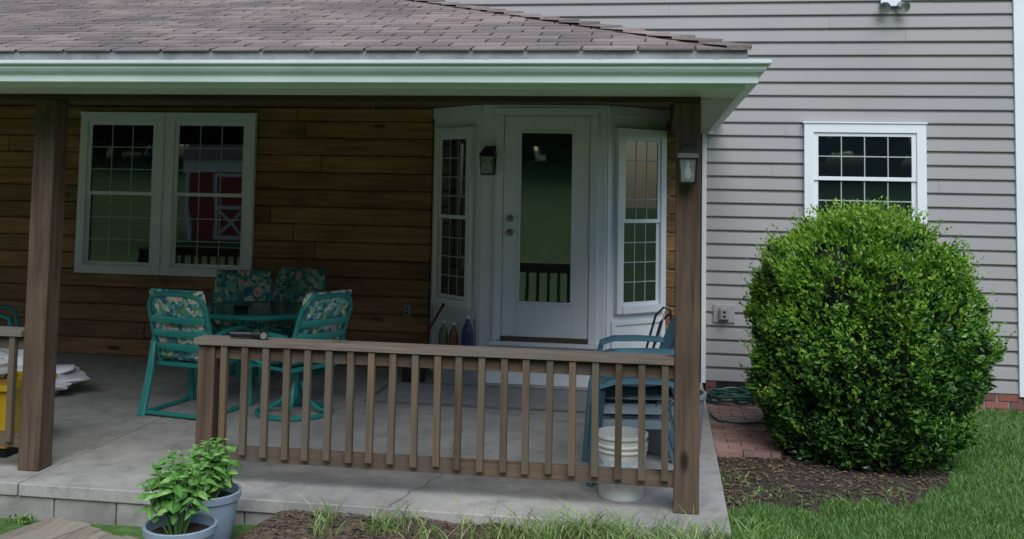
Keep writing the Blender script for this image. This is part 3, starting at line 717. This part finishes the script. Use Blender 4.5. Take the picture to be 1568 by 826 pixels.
while len(C)<33000:
    z=random.uniform(-.1,1.66)
    rr=float(np.interp(z,zt,rt))
    if z<=1.4 and random.random()>rr/.8: continue
    a=random.uniform(0,2*math.pi)
    if math.sin(a)>.55 and random.random()<.75: continue
    dep=abs(random.gauss(0,.06)); r=brad(z,a)-dep+.015
    if z>1.44: r*=math.sqrt(random.uniform(.2,1))
    if r<=0: continue
    x=cx+r*math.cos(a); y=cy+r*math.sin(a)
    cl=noise.noise(Vector((x*4.5,y*4.5,z*4.5)))
    if cl<-.2 and random.random()<.82: continue
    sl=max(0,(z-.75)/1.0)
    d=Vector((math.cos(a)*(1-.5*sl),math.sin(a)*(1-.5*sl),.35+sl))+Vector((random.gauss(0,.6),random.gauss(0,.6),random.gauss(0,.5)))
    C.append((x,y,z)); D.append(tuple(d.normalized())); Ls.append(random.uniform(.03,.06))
    pn=(z-.65)/.9*.95+cl*1.0+ .16-dep*5-.25*math.cos(a)  # new growth on top; shade inside and at right put into leaf colour
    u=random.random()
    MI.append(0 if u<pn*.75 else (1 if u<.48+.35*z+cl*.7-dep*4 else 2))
def shoot(x,y,z,d,L,n,mi):
    for i in range(n):
        t=i/n; p=Vector((x,y,z))+d*L*t; s=Vector((random.gauss(0,1),random.gauss(0,1),random.gauss(.4,.5))).normalized()
        C.append(tuple(p)); D.append(tuple((d*.6+s).normalized())); Ls.append(random.uniform(.025,.048)*(1.1-.5*t)); MI.append(mi)
for i in range(2600):
    z=random.uniform(.0,1.65); a=random.uniform(0,2*math.pi); r=brad(z,a)
    if z>1.4: r*=math.sqrt(random.random())
    elif random.random()>.25+z*.5: continue
    zz=z if z<1.4 else float(np.interp(r,[.05,.30,.47,.60],[1.66,1.60,1.53,1.42]))
    d=Vector((math.cos(a)*.7,math.sin(a)*.7,.7+random.random()*.5)).normalized()
    shoot(cx+r*math.cos(a),cy+r*math.sin(a),zz-.02,d,random.choice((.05,.07,.09,.12,.17,.2)),random.randint(6,12),0 if random.random()<.35+z*.4 else 1)
C=np.array(C);D=np.array(D);Ls=np.array(Ls)[:,None]; n=len(C)
rv=rng.normal(size=(n,3)); S=np.cross(D,rv); S/=np.linalg.norm(S,axis=1)[:,None]+1e-9; Nn=np.cross(S,D)
W=Ls*.27
V=np.stack([C,C+D*Ls*.35-S*W+Nn*W*.35,C+D*Ls*.75-S*W*.7+Nn*W*.25,C+D*Ls-Nn*Ls*.08,C+D*Ls*.75+S*W*.7+Nn*W*.25,C+D*Ls*.35+S*W+Nn*W*.35],1).reshape(-1,3)
F=[];FM=[]
for i in range(n):
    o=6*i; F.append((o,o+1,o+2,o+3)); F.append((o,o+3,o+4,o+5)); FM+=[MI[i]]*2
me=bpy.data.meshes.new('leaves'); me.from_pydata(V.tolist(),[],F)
for k in ('lf_new','lf_mid','lf_dark'): me.materials.append(M[k])
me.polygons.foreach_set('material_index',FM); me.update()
o=bpy.data.objects.new('leaves',me); sc.collection.objects.link(o); o.parent=e
mb=MB()
for i in range(9):
    q=i*.7; mb.tube([(cx+.08*math.cos(q),cy+.08*math.sin(q),-.15),(cx+.3*math.cos(q),cy+.3*math.sin(q),.15),(cx+.5*math.cos(q),cy+.5*math.sin(q),.6)],[.02,.016,.01],'bark',6)
mb.obj('stems',e,smooth=True)
# ---------------------------------------------------------------- yard behind camera (seen in the glass)
e=empty('red_shed'); mb=MB()
sx0,sx1,sy=-14.0,-10.2,-8.5; zb=gz(-12,-9)-.05
mb.box(sx0,sx1,sy-4,sy,zb,zb+2.35,'red'); mb.obj('walls',e)
mb=MB(); mb.box(sx0-.1,sx1+.1,sy+.002,sy+.05,zb+2.05,zb+2.45,'white')
cxs=(sx0+sx1)/2
for a in (cxs-1.0,cxs+.0):
    mb.box(a,a+.1,sy+.002,sy+.04,zb+.05,zb+2.0,'white'); mb.box(a+.9,a+.99,sy+.002,sy+.04,zb+.05,zb+2.0,'white')
    mb.box(a+.1,a+.9,sy+.002,sy+.04,zb+1.9,zb+2.0,'white'); mb.box(a+.1,a+.9,sy+.002,sy+.04,zb+1.0,zb+1.1,'white'); mb.box(a+.1,a+.9,sy+.002,sy+.04,zb+.05,zb+.15,'white')
    for s in (1,-1):
        mb.box(-.5,.5,.006*s+.01,.006*s+.02,-.04,.04,'white',TR(a+.5,sy+.02,zb+.57)@Matrix.Rotation(s*.8,4,'Y'))
mb.box(sx0,sx0+.12,sy+.002,sy+.04,zb,zb+2.04,'white'); mb.box(sx1-.12,sx1,sy+.002,sy+.04,zb,zb+2.04,'white'); mb.obj('trim',e)
mb=MB(); ym=sy-2
mb.add([(sx0-.2,sy+.2,zb+2.44),(sx1+.2,sy+.2,zb+2.44),(sx1+.2,ym,zb+3.7),(sx0-.2,ym,zb+3.7),(sx0-.2,sy-4.2,zb+2.44),(sx1+.2,sy-4.2,zb+2.44)],[(0,1,2,3),(3,2,5,4)],'roofdk')
mb.add([(sx0,sy,zb+2.35),(sx0,sy-4,zb+2.35),(sx0,ym,zb+3.6),(sx1,sy,zb+2.35),(sx1,sy-4,zb+2.35),(sx1,ym,zb+3.6)],[(0,1,2),(3,5,4)],'red'); mb.obj('roof',e)
mb=MB()
for i in range(60):
    x=-55+i*1.85+random.uniform(-.8,.8); y=random.uniform(-50,-38); h=random.uniform(13,20); zb=gz(x,y); rr=h*.25
    mb.tube([(x,y,zb),(x+.2,y,zb+h*.4),(x,y,zb+h*.8)],[.25,.18,.06],'bark',6)
    for j in range(340):
        d=Vector((random.gauss(0,1),random.gauss(0,1),random.gauss(0,1))).normalized()*random.uniform(.3,1.05)
        c=Vector((x+d.x*rr,y+d.y*rr,zb+h*.5+d.z*h*.5)); a=Vector((random.gauss(0,1),random.gauss(0,1),random.gauss(0,1))).normalized(); b=a.orthogonal().normalized(); s=random.uniform(.8,1.5)
        mb.add([c+a*s,c+b*s*.6,c-a*s,c-b*s*.6],[(0,1,2,3)],'lf_dark' if d.z<.2 else 'lf_mid')  # darker leaves low in each crown, lighter ones above
mb.obj('distant_trees')
# ---------------------------------------------------------------- light, world, camera
w=bpy.data.worlds.new('World'); sc.world=w; w.use_nodes=True; nt=w.node_tree
sky=nt.nodes.new('ShaderNodeTexSky'); sky.sky_type='NISHITA'; sky.sun_disc=False; sky.sun_elevation=R(50); sky.sun_rotation=R(165)
sky.air_density=1.2; sky.dust_density=1.0; sky.ozone_density=1.5
nt.links.new(sky.outputs[0],nt.nodes['Background'].inputs[0]); nt.nodes['Background'].inputs[1].default_value=.15
sd=bpy.data.lights.new('sun','SUN'); sd.energy=3.2; sd.angle=R(50); sd.color=(1,.985,.96)
so=bpy.data.objects.new('sun',sd); sc.collection.objects.link(so)
az=R(165); el=R(50); dirv=Vector((math.sin(az)*math.cos(el),math.cos(az)*math.cos(el),math.sin(el)))
so.rotation_euler=dirv.to_track_quat('Z','Y').to_euler()
cd=bpy.data.cameras.new('camera'); co=bpy.data.objects.new('camera',cd); sc.collection.objects.link(co); sc.camera=co
cd.sensor_fit='HORIZONTAL'; cd.sensor_width=36; cd.lens=35.6; cd.shift_y=-.1505; cd.clip_end=500; cd.clip_start=.05
co.matrix_world=Matrix.Translation((0,0,1.84))@Matrix.Rotation(R(8.62),4,'Z')@Matrix.Rotation(R(90+3.95),4,'X')@Matrix.Rotation(R(1.03),4,'Z')
sc.view_settings.view_transform='Standard'; sc.view_settings.look='None'; sc.view_settings.exposure=0
